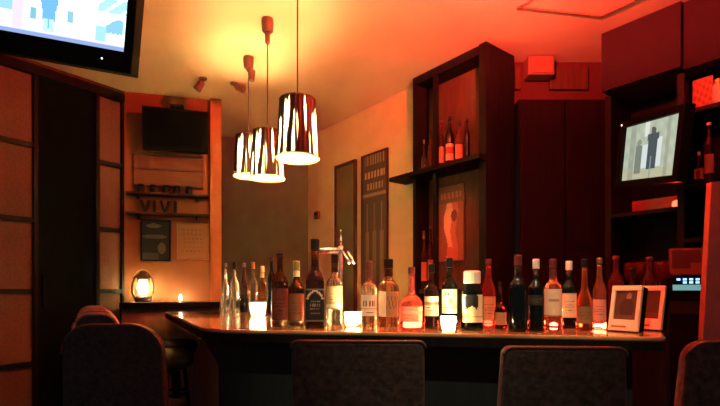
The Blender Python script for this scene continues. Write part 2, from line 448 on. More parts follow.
def lab_F(u, v):
    if u > .42: return (.34, .22, .10) if not (.3 < v < .8 and math.sin(u*42+v*9) > .55) else (.16, .09, .04)
    return (.78, .72, .55)
bottle('liquor_bottle', 'wide clear whiskey bottle whose label is half cream and half brown', 388.5, 327, 259, 22, 'whisky', 'pale', 'brown', lab=lab_F, labz=(.16, .52), dy=.0, neckfoil='brown')
def lab_G(u, v):
    if .55 < v < .72: return (.85, .42, .30)
    if u > .78: return (.80, .60, .40)
    return (.82, .30, .22) if math.sin(v*30+u*4) < .5 else (.70, .22, .15)
bottle('liquor_bottle', 'squat square bottle glowing pink and red with a long thin neck', 411.5, 328.5, 267, 23, 'squat', 'rose', 'capred', lab=lab_G, labz=(.12, .36))
bottle('liquor_bottle', 'dark bottle with a striped cream label squeezed against the crest label bottle', 431.5, 329, 264, 15, 'whisky', 'brown', 'capblack', lab=lab_plain(cream, inkd, 8, (.55, .75, (.3, .22, .14))), labz=(.20, .50), dy=.02)
def lab_I(u, v):
    if .72 < v+(u-.5)**2*.35 < .86 and abs(u-.5) < .36 and math.sin(u*46) > -.35: return (.10, .10, .05)
    if math.hypot((u-.55)*1.0, v-.52) < .13: return (.24, .18, .08)
    if .24 < v < .27 or .33 < v < .35: return (.40, .34, .18)
    if u < .05 or u > .95 or v > .95: return (.35, .42, .22)
    return (.80, .72, .48)
bottle('liquor_bottle', 'green glass whiskey bottle with a tall cream crest label above the glowing candle', 449.5, 329.5, 258, 16.5, 'whisky', 'green', 'capblack', lab=lab_I, labz=(.22, .56), dy=.04)
def lab_J(u, v):
    if v > .62-abs(u-.5)*.35*2 and v > .35 and math.hypot((u-.5)*1.3, v-.75) < .42: return (.015, .01, .008)
    if .2 < v < .24: return (.45, .34, .18)
    return (.78, .66, .40)
bottle('liquor_bottle', 'wide dark bottle with a big cream cap and a black heart over its pale label', 472, 330, 271, 22, 'jug', 'blackglass', 'capwhite', lab=lab_J, labz=(.14, .60))
bottle('liquor_bottle', 'round reddish bottle with a long pink neck next to the cream capped bottle', 488.5, 328, 259, 15, 'slim', 'ruby', 'capred', lab=lab_plain((.55, .26, .12), (.25, .06, .04), 11), labz=(.10, .45), dy=.06)
bottle('liquor_bottle', 'low brown tumbler shaped bottle with a scuffed tan label behind the black glass bottle', 500.5, 329.5, 282, 12, 'squat', 'brown', 'capblack', lab=lab_plain((.45, .26, .11), (.62, .2, .14), 12), labz=(.10, .36), dy=.02)
bottle('liquor_bottle', 'black glass bottle without visible label and with a dark red cap', 518, 331.5, 255, 18, 'whisky', 'blackglass', 'capred')
bottle('liquor_bottle', 'black glass bottle with a whitish screw cap beside its darker twin', 536, 331, 259, 16, 'whisky', 'blackglass', 'capwhite', lab=lab_plain((.025, .024, .02), (.16, .12, .06), 14), labz=(.36, .50))
def lab_N(u, v):
    if .55 < v < .62 and abs(u-.55) < .26: return (.5, .32, .2)
    if v < .03: return (.3, .2, .1)
    return (.80, .66, .44)
bottle('liquor_bottle', 'round shouldered bottle glowing red at one edge with a tall blank cream label', 553, 330.5, 259, 17.5, 'whisky', 'pale', 'capred', lab=lab_N, labz=(.20, .58), neckfoil='capred', dy=0)
bottle('liquor_bottle', 'dark wine shaped bottle with a white neck band and cream front label', 569, 329, 261, 15, 'whisky', 'blackglass', 'capwhite', lab=lab_plain((.72, .64, .40), (.35, .3, .14), 16), labz=(.16, .52), caph=.1, dy=.05)
bottle('liquor_bottle', 'brown decanter shaped bottle with a black stopper and a sloped bright shoulder', 584.5, 330.5, 259, 15.5, 'decanter', 'amber', 'capblack', lab=lab_plain((.26, .14, .06), (.12, .06, .03), 17), labz=(.10, .34), dy=0)
bottle('liquor_bottle', 'clear slim bottle with a tapered glinting neck beside the white picture stand', 599.5, 330.5, 258, 13, 'slim', 'pale', 'capgold', lab=lab_plain((.74, .35, .24), (.45, .1, .08), 18), labz=(.12, .42), dy=.07)
# bottles behind the picture stands
G2 = 'bottles behind the white picture stands'
bottle('liquor_bottle', 'dark red bottle whose neck rises behind the first white picture stand', 616, 325, 256, 15, 'wine', 'ruby', 'capred', group=G2)
bottle('liquor_bottle', 'shorter dark bottle with a glinting shoulder behind the first white picture stand', 632, 325.5, 268, 14, 'wine', 'brown', 'capblack', group=G2)
bottle('liquor_bottle', 'dark bottle with a lit red neck behind the second white picture stand', 649, 325, 257, 14, 'wine', 'ruby', 'capred', group=G2)
# glassware at the far end, seen past the first candle
G3 = 'clear bottles at the far end of the counter'
for px, by, ty, w, k, g, cap, lb in (
    (225.5, 314, 263, 8, 'slim', 'clear', 'steel', 'clear bottle with a steel cap at the far end, closest to the orange wall'),
    (234.5, 313, 262, 8.5, 'whisky', 'clear', 'capblack', 'clear bottle with a black cap, second from the orange wall'),
    (244, 312.5, 263, 8.5, 'slim', 'brown', 'steel', 'brown bottle with a steel cap behind the far candle, third from the orange wall'),
    (253, 312, 262, 8.5, 'whisky', 'clear', 'capgold', 'clear bottle with a brass cap just behind the far candle glass'),
    (262.5, 312.5, 266, 9, 'whisky', 'amber', 'capwhite', 'amber bottle with a white cap and cream neck label behind the far candle'),
    (271.5, 314, 257, 9, 'wine', 'blackglass', 'capblack', 'tall black wine bottle behind the far end of the front row')):
    bottle('liquor_bottle', lb, px, by, ty, w, k, g, cap, group=G3, neck=(.75, .66, .46) if px == 262.5 else None)

# ------------------------------------------------------------------ candles in glasses
def candle(label, px, base_y, wpx, hpx, watts, z=ZC, group='candle glasses on the counter', Y=None):
    Y = Y or (H-z)*F/(base_y-HORIZON)
    r = wpx*Y/F/2; h = hpx*Y/F
    t = thing('candle_glass', label, 'candle', ((px-360)/F*Y, Y, z), 0, group)
    B().lathe([(r*.72, 0, .4), (r*.80, .003, .4), (r, h, .4), (r*.93, h, .4), (r*.74, .006, .4), (.001, .006)], 24).build('glass_cup', 'cup', t, smooth=True)
    B().lathe([(r*.62, .0075), (r*.62, h*.34), (.002, h*.36)], 16).build('wax', 'wax', t)
    B().lathe([(.001, h*.40), (.005, h*.46), (.0055, h*.55), (.003, h*.72), (.0005, h*.86)], 10).build('flame', 'flame', t, smooth=True)
    return t
candle('white candle glass alone at the far end of the counter before the clear bottles', 258, 316.5, 16, 14, 2.2)
candle('white candle glass between the amber label bottle and the square cream label bottle', 352.5, 326.5, 17, 14.5, 2.2)
candle('white candle glass standing in front of the crest label whiskey bottle', 448.5, 331.2, 15.5, 15, 1.6)

# ------------------------------------------------------------------ beer tap
t = thing('beer_tap', 'slender chrome beer tap tower with two levers behind the bottles', 'beer tap', (at(341, 300, 2.30).x, 2.30, ZC))
B().lathe([(.034, 0), (.034, .012), (.016, .02), (.013, .33), (.017, .335), (.017, .37), (.007, .378)], 20).build('tower', 'chrome', t, smooth=True)
B().lathe([(.004, .3785), (.009, .39), (.011, .40), (.005, .41), (.003, .44), (.005, .448), (.001, .456)], 14).build('finial', 'chrome', t, smooth=True)
b = B(); b.tube([(-.105, 0, .345), (-.06, 0, .352), (.0, 0, .352)], [.016, .018, .014], 10).build('spout_arm', 'chrome', t, smooth=True)
for dx in (.018, .040):
    b = B(); b.tube([(dx-.006, -.016, .345), (dx+.010, -.03, .315), (dx+.026, -.035, .285)], [.006, .007, .010], 8).build('lever', 'chrome', t, smooth=True)

# ------------------------------------------------------------------ picture stands on the counter
def stand(label, px, base_y, w, h, yaw, f_art):
    Y = (H-ZC)*F/(base_y-HORIZON)
    t = thing('picture_stand', label, 'picture stand', ((px-360)/F*Y, Y, ZC+.004), yaw, 'white picture stands on the counter end')
    R = Matrix.Rotation(math.radians(-12), 4, 'X')
    b = B(); bw = .015
    b.box(-w/2, w/2, -.008, .006, 0, .043); b.box(-w/2, w/2, -.008, .006, h-bw*1.3, h)
    b.box(-w/2, -w/2+bw, -.008, .006, .043, h-bw*1.3); b.box(w/2-bw, w/2, -.008, .006, .043, h-bw*1.3)
    fr = b.build('white_frame', 'white', t, mx=R, bevel=.002)
    B().box(-w/2+.012, w*.12, -.0095, -.0085, .012, .019).build('brand_strip', 'parch', fr)
    p = picture('picture', w-2*bw, h-.043-bw*1.3, f_art, 'framed', t, 18, 18, y=-.001, z0=.043); p.matrix_local = R
    B().box(-w/2+.002, w/2-.002, .0065, .040, .004, h-.002).build('back_case', 'black', t, mx=R)
    b = B(); b.tube([(0, .046, .012), (0, .0405, .045)], .004).build('prop_foot', 'black', t, mx=R)
def art1(u, v):
    c = (.10, .05, .03)
    if math.hypot((u-.62), (v-.82)*1.2) < .13: c = (.30, .22, .12)
    if math.hypot((u-.55), (v-.4)) < .33: c = (.055, .035, .022)
    if v < .15: c = (.13, .07, .035)
    return c
stand('white picture stand with a dark picture, in full view at the counter end', 623, 332, .112, .175, -1.0, art1)
stand('second white picture stand, partly covered by the first one beside it', 646.5, 330.3, .112, .175, -1.0, lambda u, v: (.07, .035, .02) if v > .2 else (.10, .05, .03))

# ------------------------------------------------------------------ pendant lamps
bulbs = []
def pendant(label, px, Y, bottom_y, tilt=False):
    zb = H+(HORIZON-bottom_y)/F*Y; hs = .272
    t = thing('pendant_lamp', label, 'pendant lamp', ((px-360)/F*Y, Y, CEIL), 0, 'pendant lamps over the counter')
    z0 = zb-CEIL                                            # bottom of the shade below the ceiling
    B().lathe([(.0, -.001), (.034, -.001), (.036, -.02), (.032, -.072), (.026, -.078), (.0, -.078)], 20, capped=False).build('ceiling_rose', 'bronze', t)
    if tilt:
        b = B(); b.tube([(.0, 0, -.079), (.022, 0, -.10), (.02, 0, -.16)], [.02, .026, .02], 10).build('cord_grip', 'bronze', t)
    else:
        B().lathe([(.012, -.145), (.015, -.135), (.015, -.09), (.010, -.0785)], 14).build('cord_grip', 'bronze', t)
    B().tube([(0, 0, -.145), (0, 0, z0+hs-.02)], .0036, 8).build('cord', 'cord', t)
    rb, rt = .100, .083; n = 56
    b = B(); prof = [(rb, z0), (rb*.97+rt*.03, z0+.01), ((rb+rt)/2, z0+hs/2), (rt, z0+hs)]
    bm = b.bm; rings = []
    for r, z in prof:
        rings.append([bm.verts.new(((r*(1+.014*math.cos(i*PI)))*math.cos(2*PI*i/n), (r*(1+.014*math.cos(i*PI)))*math.sin(2*PI*i/n), z)) for i in range(n)])
    for a, c in zip(rings, rings[1:]):
        for i in range(n): bm.faces.new((a[i], a[(i+1) % n], c[(i+1) % n], c[i]))
    sh = b.build('lamp_shade', 'shade', t); 
    b = B(); b.tube([(rt*math.cos(2*PI*i/40), rt*math.sin(2*PI*i/40), z0+hs) for i in range(40)], .003, 6, True).build('top_ring', 'bronze', sh)
    b = B(); b.tube([(rb*math.cos(2*PI*i/40), rb*math.sin(2*PI*i/40), z0) for i in range(40)], .0045, 6, True).build('bottom_ring', 'diffuser', sh)
    B().lathe([(rt*.74, z0+hs-.012), (rt*.985, z0+hs-.012), (rt*.985, z0+hs-.009), (rt*.74, z0+hs-.009)], 32, capped=False).build('pool_ring', 'poolring', sh)  # unseen ring, added to shape the pool of light on the ceiling
    B().lathe([(.001, z0+.006), (rb*.96, z0+.006), (rb*.96, z0+.010), (.001, z0+.010)], 32).build('diffuser', 'diffuser', t)
    B().lathe([(.011, z0+hs-.07), (.012, z0+hs-.065), (.012, z0+hs-.01), (.006, z0+hs-.005)], 14).build('bulb_socket', 'bronze', t)
    B().lathe([(.001, z0+.10), (.022, z0+.113), (.028, z0+.135), (.022, z0+.165), (.013, z0+hs-.071)], 16).build('bulb', 'bulb', t, smooth=True)
    return t
pendant('front pendant lamp, the largest and highest hanging of the three pleated shades', 297.5, 2.2, 158.5)
pendant('middle pendant lamp of the three, with its tapered rose in view on the ceiling', 267.5, 2.75, 178.5)
pendant('rear pendant lamp with a crooked ceiling rose, half hidden by the middle shade', 248.5, 3.2, 176.5, True)

# ------------------------------------------------------------------ orange wall: ledge, lantern, shelves, pictures, television
def onwall(fr, name, label, cat, u, w, z, group=None): return thing(name, label, cat, fr.p(u, w, z), fr.rz, group)
zl = 1.02
t = onwall(OW, 'wall_ledge', 'dark wooden ledge along the foot of the orange wall under the lantern', 'ledge', 0, 0, 0)
B().box(.003, .735, -.20, -.002, zl-.045, zl).build('ledge_top', 'darkwood', t, bevel=.004)
B().box(.01, .73, -.15, -.003, .0, zl-.046).build('base_panel', 'redwood', t)
t = onwall(OW, 'hurricane_lantern', 'lit hurricane lantern with a pale glowing globe on the dark ledge', 'lantern', OW.u_at(143, .10), .10, zl+.001)
B().lathe([(.058, 0), (.062, .006), (.062, .034), (.048, .046), (.030, .052), (.030, .062)], 24).build('fuel_base', 'bronze', t, smooth=True)
B().lathe([(.026, .0635), (.036, .085), (.041, .11), (.035, .145), (.026, .175)], 24, capped=False).build('globe', 'globe', t, smooth=True)
B().lathe([(.036, .1765), (.050, .184), (.036, .205), (.028, .21), (.030, .235), (.014, .246)], 20).build('chimney_cap', 'bronze', t, smooth=True)
for s in (-1, 1):
    B().tube([(s*.055, 0, .036), (s*.075, 0, .07), (s*.076, 0, .13), (s*.064, 0, .185), (s*.03, 0, .215)], .009, 8).build('frame_tube', 'bronze', t, smooth=True)
B().tube([(.07*math.cos(a), 0, .17+.085*math.sin(a)) for a in [PI*i/12 for i in range(13)]], .002, 6).build('bail_handle', 'steel', t)
B().lathe([(.003, .066), (.012, .085), (.014, .10), (.008, .122), (.001, .14)], 12).build('flame', 'lampflame', t, smooth=True)
p = OW.p(OW.u_at(180.5, .10), .10, zl+.001)
t = thing('tealight', 'tiny bare tealight burning on the dark ledge beside the lantern', 'candle', p, 0)
B().lathe([(.019, 0), (.02, .002), (.02, .016), (.018, .016), (.018, .013), (.001, .013)], 20).build('tin_cup', 'steel', t)
B().lathe([(.003, .0135), (.008, .02), (.009, .03), (.005, .045), (.0005, .055)], 10).build('flame', 'smallflame', t, smooth=True)

def shelf(label, u0, u1, z, wd, name='wall_shelf'):
    t = onwall(OW, name, label, 'shelf', 0, 0, z, 'narrow shelves on the orange wall')
    B().box(u0, u1, -wd, -.001, -.018, 0).build('shelf_board', 'brownwood', t, bevel=.003)
    for u in (u0+.08, u1-.10):
        B().box(u, u+.012, -wd*.8, -.002, -.05, -.0185).build('bracket', 'darkwood', t)
zu = OW.z_at(170, 194, .05); zd = OW.z_at(170, 213.5, .05)
shelf('upper narrow shelf on the orange wall carrying the dark jars', .025, .645, zu, .10)
shelf('lower narrow shelf on the orange wall carrying the wooden letters', .025, .645, zd, .10)
for i, (px, lb) in enumerate(((141, 'small dark jar on the upper shelf, the one at the lattice end'), (153.5, 'small dark jar on the upper shelf, second from the lattice end'),
        (166, 'small dark jar at the middle of the upper shelf'), (177, 'small dark jar on the upper shelf, fourth from the lattice end'), (189, 'small dark jar on the upper shelf, the one nearest the hall'))):
    t = onwall(OW, 'spice_jar', lb, 'jar', OW.u_at(px, .05), .05, zu+.001, 'small dark jars on the upper shelf')
    B().lathe([(.022, 0), (.026, .004), (.027, .04), (.020, .048)], 18).build('jar_body', 'blackmat', t, smooth=True)
    B().lathe([(.021, .0485), (.022, .064), (.018, .066)], 18).build('lid', 'black', t)
def letter(ch, px, hgt, wid, lb):
    t = .022
    b = B()
    if ch == 'V': b.prism([(-wid/2, hgt), (-wid/2+t, hgt), (0, t*1.1), (wid/2-t, hgt), (wid/2, hgt), (t*.45, 0), (-t*.45, 0)], -.012, .012, 'y')
    else: b.prism([(-t/2, 0), (t/2, 0), (t/2, hgt), (-t/2, hgt)], -.012, .012, 'y')
    o = b.build('letter_'+ch.lower(), 'letterwood'); o.matrix_world = Matrix.Translation(OW.p(OW.u_at(px, .05), .05, zd+.001)) @ Matrix.Rotation(OW.rz, 4, 'Z')
    tag(o, lb, 'letter', 'standing wooden letters on the lower shelf')
letter('V', 145, .098, .082, 'first brown wooden letter V on the lower shelf, at the lattice end')
letter('I', 154.5, .098, .02, 'brown wooden letter I standing between the two letters V')
letter('V', 165, .098, .082, 'second brown wooden letter V on the lower shelf, after the first letter I')
letter('I', 175.5, .098, .02, 'last brown wooden letter I of the row on the lower shelf, towards the hall')

def framed(fr, label, px0, px1, y0, y1, func, fm, pm='framed', thick=.02, bw=.012, name='framed_picture', cat='picture', nx=30, ny=40, z=None):
    u0, u1 = fr.u_at(px0), fr.u_at(px1); zt = fr.z_at(px0, y0); zb = fr.z_at(px0, y1)
    if z: zb, zt = z
    w, h = u1-u0, zt-zb
    t = onwall(fr, name, label, cat, (u0+u1)/2, .003, zb)
    b = B()
    b.box(-w/2, w/2, -thick, 0, 0, bw); b.box(-w/2, w/2, -thick, 0, h-bw, h); b.box(-w/2, -w/2+bw, -thick, 0, bw, h-bw); b.box(w/2-bw, w/2, -thick, 0, bw, h-bw)
    b.build('frame', fm, t, bevel=.002)
    picture('picture', w-2*bw, h-2*bw, func, pm, t, nx, ny, y=-thick*.5, z0=bw)
    return t
def art_dark(u, v):
    c = (.010, .012, .009)
    if math.hypot((u-.42)*1.1, (v-.88)*5) < .3: c = (.12, .10, .05)
    if math.hypot((u-.45)*.9, (v-.60)*7) < .4: c = (.09, .085, .045)
    if math.hypot((u-.72)*2, (v-.3)*2) < .3: c = (.11, .09, .05)
    if v < .18 and u < .6: c = (.05, .05, .035)
    return c
framed(OW, 'dark framed picture with pale streaks under the lower shelf', 141, 171, 219.5, 261, art_dark, 'blackmat')
def art_parch(u, v):
    c = (.27, .11, .042)
    for z in (.82, .70, .58, .46, .34, .22):
        if abs(v-z) < .018 and .15 < u < .85 and math.sin(u*47+z*60) > -.1: c = (.19, .075, .03)
    if abs(u-.55) < .06 and abs(v-.62) < .05: c = (.24, .10, .05)
    return c
framed(OW, 'faded parchment poster on the orange wall beside the dark framed picture', 177, 209, 222.5, 259.5, art_parch, 'parch', 'printed', .006, .006, 'poster', 'poster')
# plank board under the television
t = onwall(OW, 'plank_board', 'brown plank board on the orange wall between the black television and the jars', 'board', 0, .002, OW.z_at(170, 188))
hb_ = OW.z_at(170, 155)-OW.z_at(170, 188)
B().box(.07, .60, -.022, 0, 0, hb_).build('board_body', mat('board_stain', (.14, .046, .018), .7, noise=.2, scale=8, stretch=(.6, 6, 6)), t, bevel=.004)
for q in (.02, .5, .92):
    B().box(.065, .605, -.034, -.0225, hb_*q, hb_*q+.016).build('batten', mat('batten_stain', (.095, .03, .014), .7, noise=.2), t)
# switched-off television on its bracket
u0, u1 = OW.u_at(143, .14), OW.u_at(208, .14); zt, zb = OW.z_at(170, 110, .14), OW.z_at(170, 151, .14)
t = onwall(OW, 'television', 'black switched off television on a bracket high on the orange wall', 'television', (u0+u1)/2, .14, zb)
R = Matrix.Rotation(math.radians(7), 4, 'X'); w, h = u1-u0, zt-zb
B().box(-w/2, w/2, -.02, .05, 0, h).build('case', 'black', t, mx=R, bevel=.006)
B().box(-w/2+.02, w/2-.02, -.0225, -.0205, .025, h-.02).build('screen', mat('tv_glass', (.0015, .002, .0025), .4, spec=.05, noise=.1), t, mx=R)
B().box(-.05, .05, .055, .12, h*.3, h*.7).build('wall_bracket', 'steel', t)
b = B(); b.tube([(0, .07, h*.7), (0, .09, h+.05)], .014).build('bracket_arm', 'black', t)
B().box(-.05, .05, .05, .12, h+.045, h+.07).build('bracket_plate', 'black', t)
# little spotlights on the ceiling
def spotlight(label, px, py, lean):
    Y = (CEIL-H)*F/(HORIZON-py)
    t = thing('ceiling_spotlight', label, 'spotlight', ((px-360)/F*Y, Y, CEIL), 0, 'small unlit spotlights on the ceiling')
    B().lathe([(.026, -.012), (.03, -.008), (.03, -.001)], 16).build('mount_plate', 'bronze', t)
    R = Matrix.Translation((0, 0, -.02)) @ Matrix.Rotation(lean, 4, 'Y')
    B().lathe([(.028, -.085), (.03, -.08), (.024, -.02), (.010, -.004)], 16).build('lamp_can', 'bronze', t, mx=R)
spotlight('small unlit ceiling spotlight nearest the orange wall', 203, 78, .6)
spotlight('small unlit ceiling spotlight beside the rear pendant lamp', 234, 83, -1.2)
# hall thermostat
t = onwall(RW, 'wall_thermostat', 'small grey box on the yellow wall at the hall end', 'thermostat', RW.u_at(318), .001, RW.z_at(318, 219))
B().box(-.04, .04, -.025, 0, 0, .075).build('case', 'bronze', t, bevel=.004)
B().box(-.02, .02, -.028, -.0255, .035, .06).build('display', 'blackmat', t)

# ------------------------------------------------------------------ yellow wall: dark panel and signboard
t = onwall(RW, 'wall_board', 'tall narrow dark framed panel on the yellow wall beside the signboard', 'panel', 0, .002, .5)
u0, u1 = RW.u_at(337), RW.u_at(357.5)
zt = RW.z_at(345, 164)-.5
B().box(u0-.022, u0-.001, -.018, 0, 0, zt-.02).build('lit_edge', 'cream', t)  # pale strip painted for the light along the panel's edge
b = B(); b.box(u0, u0+.018, -.03, 0, 0, zt); b.box(u1-.018, u1, -.03, 0, 0, zt); b.box(u0+.018, u1-.018, -.03, 0, zt-.025, zt); b.box(u0+.018, u1-.018, -.03, 0, 0, .05)
b.build('panel_frame', 'brownwood', t)
B().box(u0+.018, u1-.018, -.016, -.002, .05, zt-.025).build('panel_face', mat('olive_panel', (.13, .115, .04), .35, noise=.15, scale=5), t)
def art_sign(u, v):
    c = (.065, .045, .03); ink = (.40, .28, .14)
    if v > .93 and .12 < u < .9 and math.sin(u*60) > 0: c = (.28, .19, .09)
    if .82 < v < .88 and .1 < u < .92 and math.sin(u*48+1) > -.4: c = ink
    if .735 < v < .785 and .18 < u < .85 and math.sin(u*52+2) > -.3: c = (.30, .20, .10)
    if .69 < v < .71: c = (.25, .17, .09)
    for i, x in enumerate((.2, .5, .8)):
        if v < .64 and abs(u-x) < (.035 if v > .42 else .085): c = (.14, .105, .06) if i % 2 else (.17, .12, .07)
    return c
framed(RW, 'dark signboard with pale lettering over tall bottle shapes on the yellow wall', 362.8, 389, 157, 290, art_sign, 'brownwood', 'printed', .02, .014, 'signboard', 'sign', 40, 80)

# ------------------------------------------------------------------ shelf unit at the end of the yellow wall
PO = .10                                                # it stands this far out of the wall line
U0, U1 = RW.u_at(413, PO), RW.u_at(487, PO)
t = thing('shelf_unit', 'tall dark wooden shelf unit reaching the ceiling at the end of the yellow wall', 'shelf unit', RW.p(0, 0, 0), RW.rz)
PW = .055
B().box(U0+.031, U1-PW-.001, .04, .06, 0, CEIL-.003).build('back_panel', mat('unit_back', (.085, .034, .02), .6, spec=.2, noise=.2, scale=8, stretch=(5, 5, .7)), t)
B().box(U0, U0+.03, -PO, .199, 0, CEIL-.003).build('upright', 'darkwood', t)
B().box(U1-PW, U1, -PO-.01, .199, 0, CEIL-.003).build('upright', 'darkwood', t)
um = RW.u_at(434.5, PO)
B().box(um-.014, um+.014, -PO, -PO+.03, 0, 1.945).build('divider', 'darkwood', t)
B().box(um-.014, um+.014, -PO, -PO+.03, 1.976, CEIL-.06).build('divider', 'darkwood', t)
B().box(U0+.031, U1-PW-.001, -PO, .038, CEIL-.06, CEIL-.003).build('top_rail', 'darkwood', t)
zs = 1.975
ul = RW.u_at(389, PO+.08)
B().prism([(ul, -PO-.08), (U1, -PO-.08), (U1, -PO-.011), (U1-PW-.001, -PO-.011), (U1-PW-.001, .038), (U0+.031, .038), (U0+.031, -PO-.001), (U0-.001, -PO-.001), (U0-.001, -.002), (ul, -.002)], zs-.03, zs).build('shelf_board', 'darkwood', t)
zs2 = 1.12
B().box(U0+.031, U1-PW-.001, -PO+.031, .038, zs2-.03, zs2).build('shelf_board', 'darkwood', t)
def shelfbottle(fr, px, dep, z, top_y, wpx, kind, g, cap, label, lab=None, group='bottles on the upper board of the shelf unit'):
    u = fr.u_at(px, -dep); p = fr.p(u, -dep, z+.001); r = wpx*p.y/F/2; h = H+(HORIZON-top_y)/F*p.y-z
    t = thing('liquor_bottle', label, 'bottle', p, 0, group)
    prof = [(q[0]*r, q[1]*h, *(q[2:])) for q in PROF[kind]]
    B().lathe(prof, 20).build('bottle_glass', g, t, smooth=True)
    rn, z1 = prof[-1][0], prof[-1][1]
    B().lathe([(rn*1.15, z1+.0005), (rn*1.15, h)], 14).build('cap', cap, t)
    if lab:
        ang = math.atan2(-p.y, -p.x); rb = max(q[0] for q in prof)+.001
        picture('paper_label', 0, h*.32, lab, 'printed', t, 12, 10, z0=h*.14, bend=lambda u: (rb*math.cos(ang+(u-.5)*2.2), rb*math.sin(ang+(u-.5)*2.2)))
    return t
flat = lambda c: (lambda u, v: c)
shelfbottle(RW, 424, -.04, zs, 140, 6, 'squat', 'clear', 'steel', 'short clear bottle closest to the wall end of the upper shelf board')
shelfbottle(RW, 430.5, -.04, zs, 131, 6, 'whisky', 'amber', 'capblack', 'amber bottle on the upper shelf board just before the divider')
shelfbottle(RW, 441, -.03, zs, 121, 7.5, 'wine', 'ruby', 'capred', 'red bottle on the upper shelf board just past the divider', flat((.60, .25, .13)))
shelfbottle(RW, 449.8, -.03, zs, 117, 9, 'wine', 'brown', 'capblack', 'tall dark necked bottle with a red and cream label on the upper shelf board', lambda u, v: (.75, .5, .35) if v < .4 or v > .75 else (.35, .05, .04))
shelfbottle(RW, 459, -.03, zs, 121, 8, 'whisky', 'rose', 'capblack', 'bottle with a tall red orange label third past the divider on the upper shelf board', flat((.70, .20, .10)))
shelfbottle(RW, 467, -.03, zs, 119, 6, 'wine', 'blackglass', 'capblack', 'black wine bottle closest to the dark post on the upper shelf board')
G4 = 'orange bottles on the lower board of the shelf unit'
shelfbottle(RW, 424, -.04, zs2, 231, 6, 'whisky', 'amber', 'capred', 'orange bottle on the lower shelf board nearest the yellow wall', flat((.65, .28, .13)), G4)
shelfbottle(RW, 430.7, -.04, zs2, 226, 6.5, 'wine', 'ruby', 'capred', 'red necked bottle on the lower shelf board beside the divider', flat((.58, .24, .12)), G4)
def art_red(u, v):
    c = (.17, .07, .045)
    if .84 < v < .93 and .08 < u < .92 and math.sin(u*44) > -.35: c = (.44, .16, .10)
    if v < .78:
        c = (.26, .09, .05)
        if abs(u-.50-.08*math.sin(v*9)) < .17: c = (.72, .42, .24)
        if abs(u-.66-.05*math.sin(v*12)) < .10: c = (.50, .14, .08)
        if math.hypot(u-.66, (v-.60)*1.6) < .12: c = (.12, .03, .02)
        if math.hypot(u-.5, (v-.10)*1.5) < .13: c = (.55, .15, .09)
    return c
pf = Frame(RW.p(0, -.034, 0)[:2], (.62, -.785))
framed(pf, 'red poster with a pale abstract figure at the back of the shelf unit', 437.5, 465, 189, 262, art_red, 'redwood', 'printed', .012, .006, 'poster', 'poster', 34, 50)

# ------------------------------------------------------------------ back wall: cupboard, dark board, speaker box
sd = mat('stained_door', (.010, .0045, .005), .5, spec=.05, noise=.25, scale=6, stretch=(6, 6, .6))
t = thing('tall_cupboard', 'tall dark wooden double cupboard against the wine red wall', 'cupboard', (1.07, 3.17, 0))
B().box(0, .62, 0, .098, 0, 2.40).build('carcass', 'darkwood', t)
for i in (0, 1):
    d = B().box(.006+i*.304, .302+i*.304, -.022, -.002, .05, 2.39).build('cupboard_door', sd, t, bevel=.004)
    B().box(.27+i*.05, .28+i*.05, -.045, -.023, 1.1, 1.28).build('door_handle', 'darkwood', d)
t = thing('speaker_box', 'tan box speaker mounted high on the wine red wall', 'speaker', (at(543, 60, 3.13).x, 3.268, 2.562))
B().box(-.088, .088, -.115, -.012, 0, .13).build('cabinet', mat('tan_plastic', (.18, .075, .04), .6, noise=.08), t, bevel=.008)
B().box(-.07, .07, -.121, -.116, .012, .118).build('grille', mat('tan_grille', (.21, .085, .042), .8, noise=.1), t)
B().box(-.03, .03, -.011, 0, .03, .11).build('wall_mount', 'steel', t)
t = thing('wall_rail', 'dark wooden rail running behind the tan box speaker', 'rail', (1.07, 3.268, 2.50))
B().box(0, .035, -.03, 0, 0, .15).build('rail_panel', 'brownwood', t)
B().box(.24, .50, -.03, 0, 0, .15).build('rail_panel', 'brownwood', t)

# ------------------------------------------------------------------ back bar
t = thing('back_bar', 'dark wooden back bar of shelves under the red soffit', 'back bar', BW.p(0, 0, 0), BW.rz)
B().box(-.015, 1.6, .36, .385, 0, 2.325).build('back_panel', 'darkwood', t)
for u in (-.015, .378, .80):
    B().box(u, u+.035, .06, .359, 0, 2.325).build('upright', 'darkwood', t)
for i, (z, a, c) in enumerate(((1.585, .021, .377), (1.08, .021, .377), (2.112, .414, .799), (1.70, .414, .799), (1.40, .414, .799), (1.09, .414, .799))):
    B().box(a, c, .06, .359, z-.022, z).build('shelf_board', 'darkwood', t)
B().box(.021, .377, .062, .359, 0, 1.0).build('cupboard_base', 'darkwood', t)
B().box(.414, .799, .062, .359, 0, 1.0).build('cupboard_base', 'darkwood', t)
B().box(.03, .37, .345, .359, 1.60, 1.695).build('niche_glow_panel', mat('niche_glow_red', (.55, .10, .07), .35, noise=.1), t)  # red panel sized to the glow, part of the glow is its colour
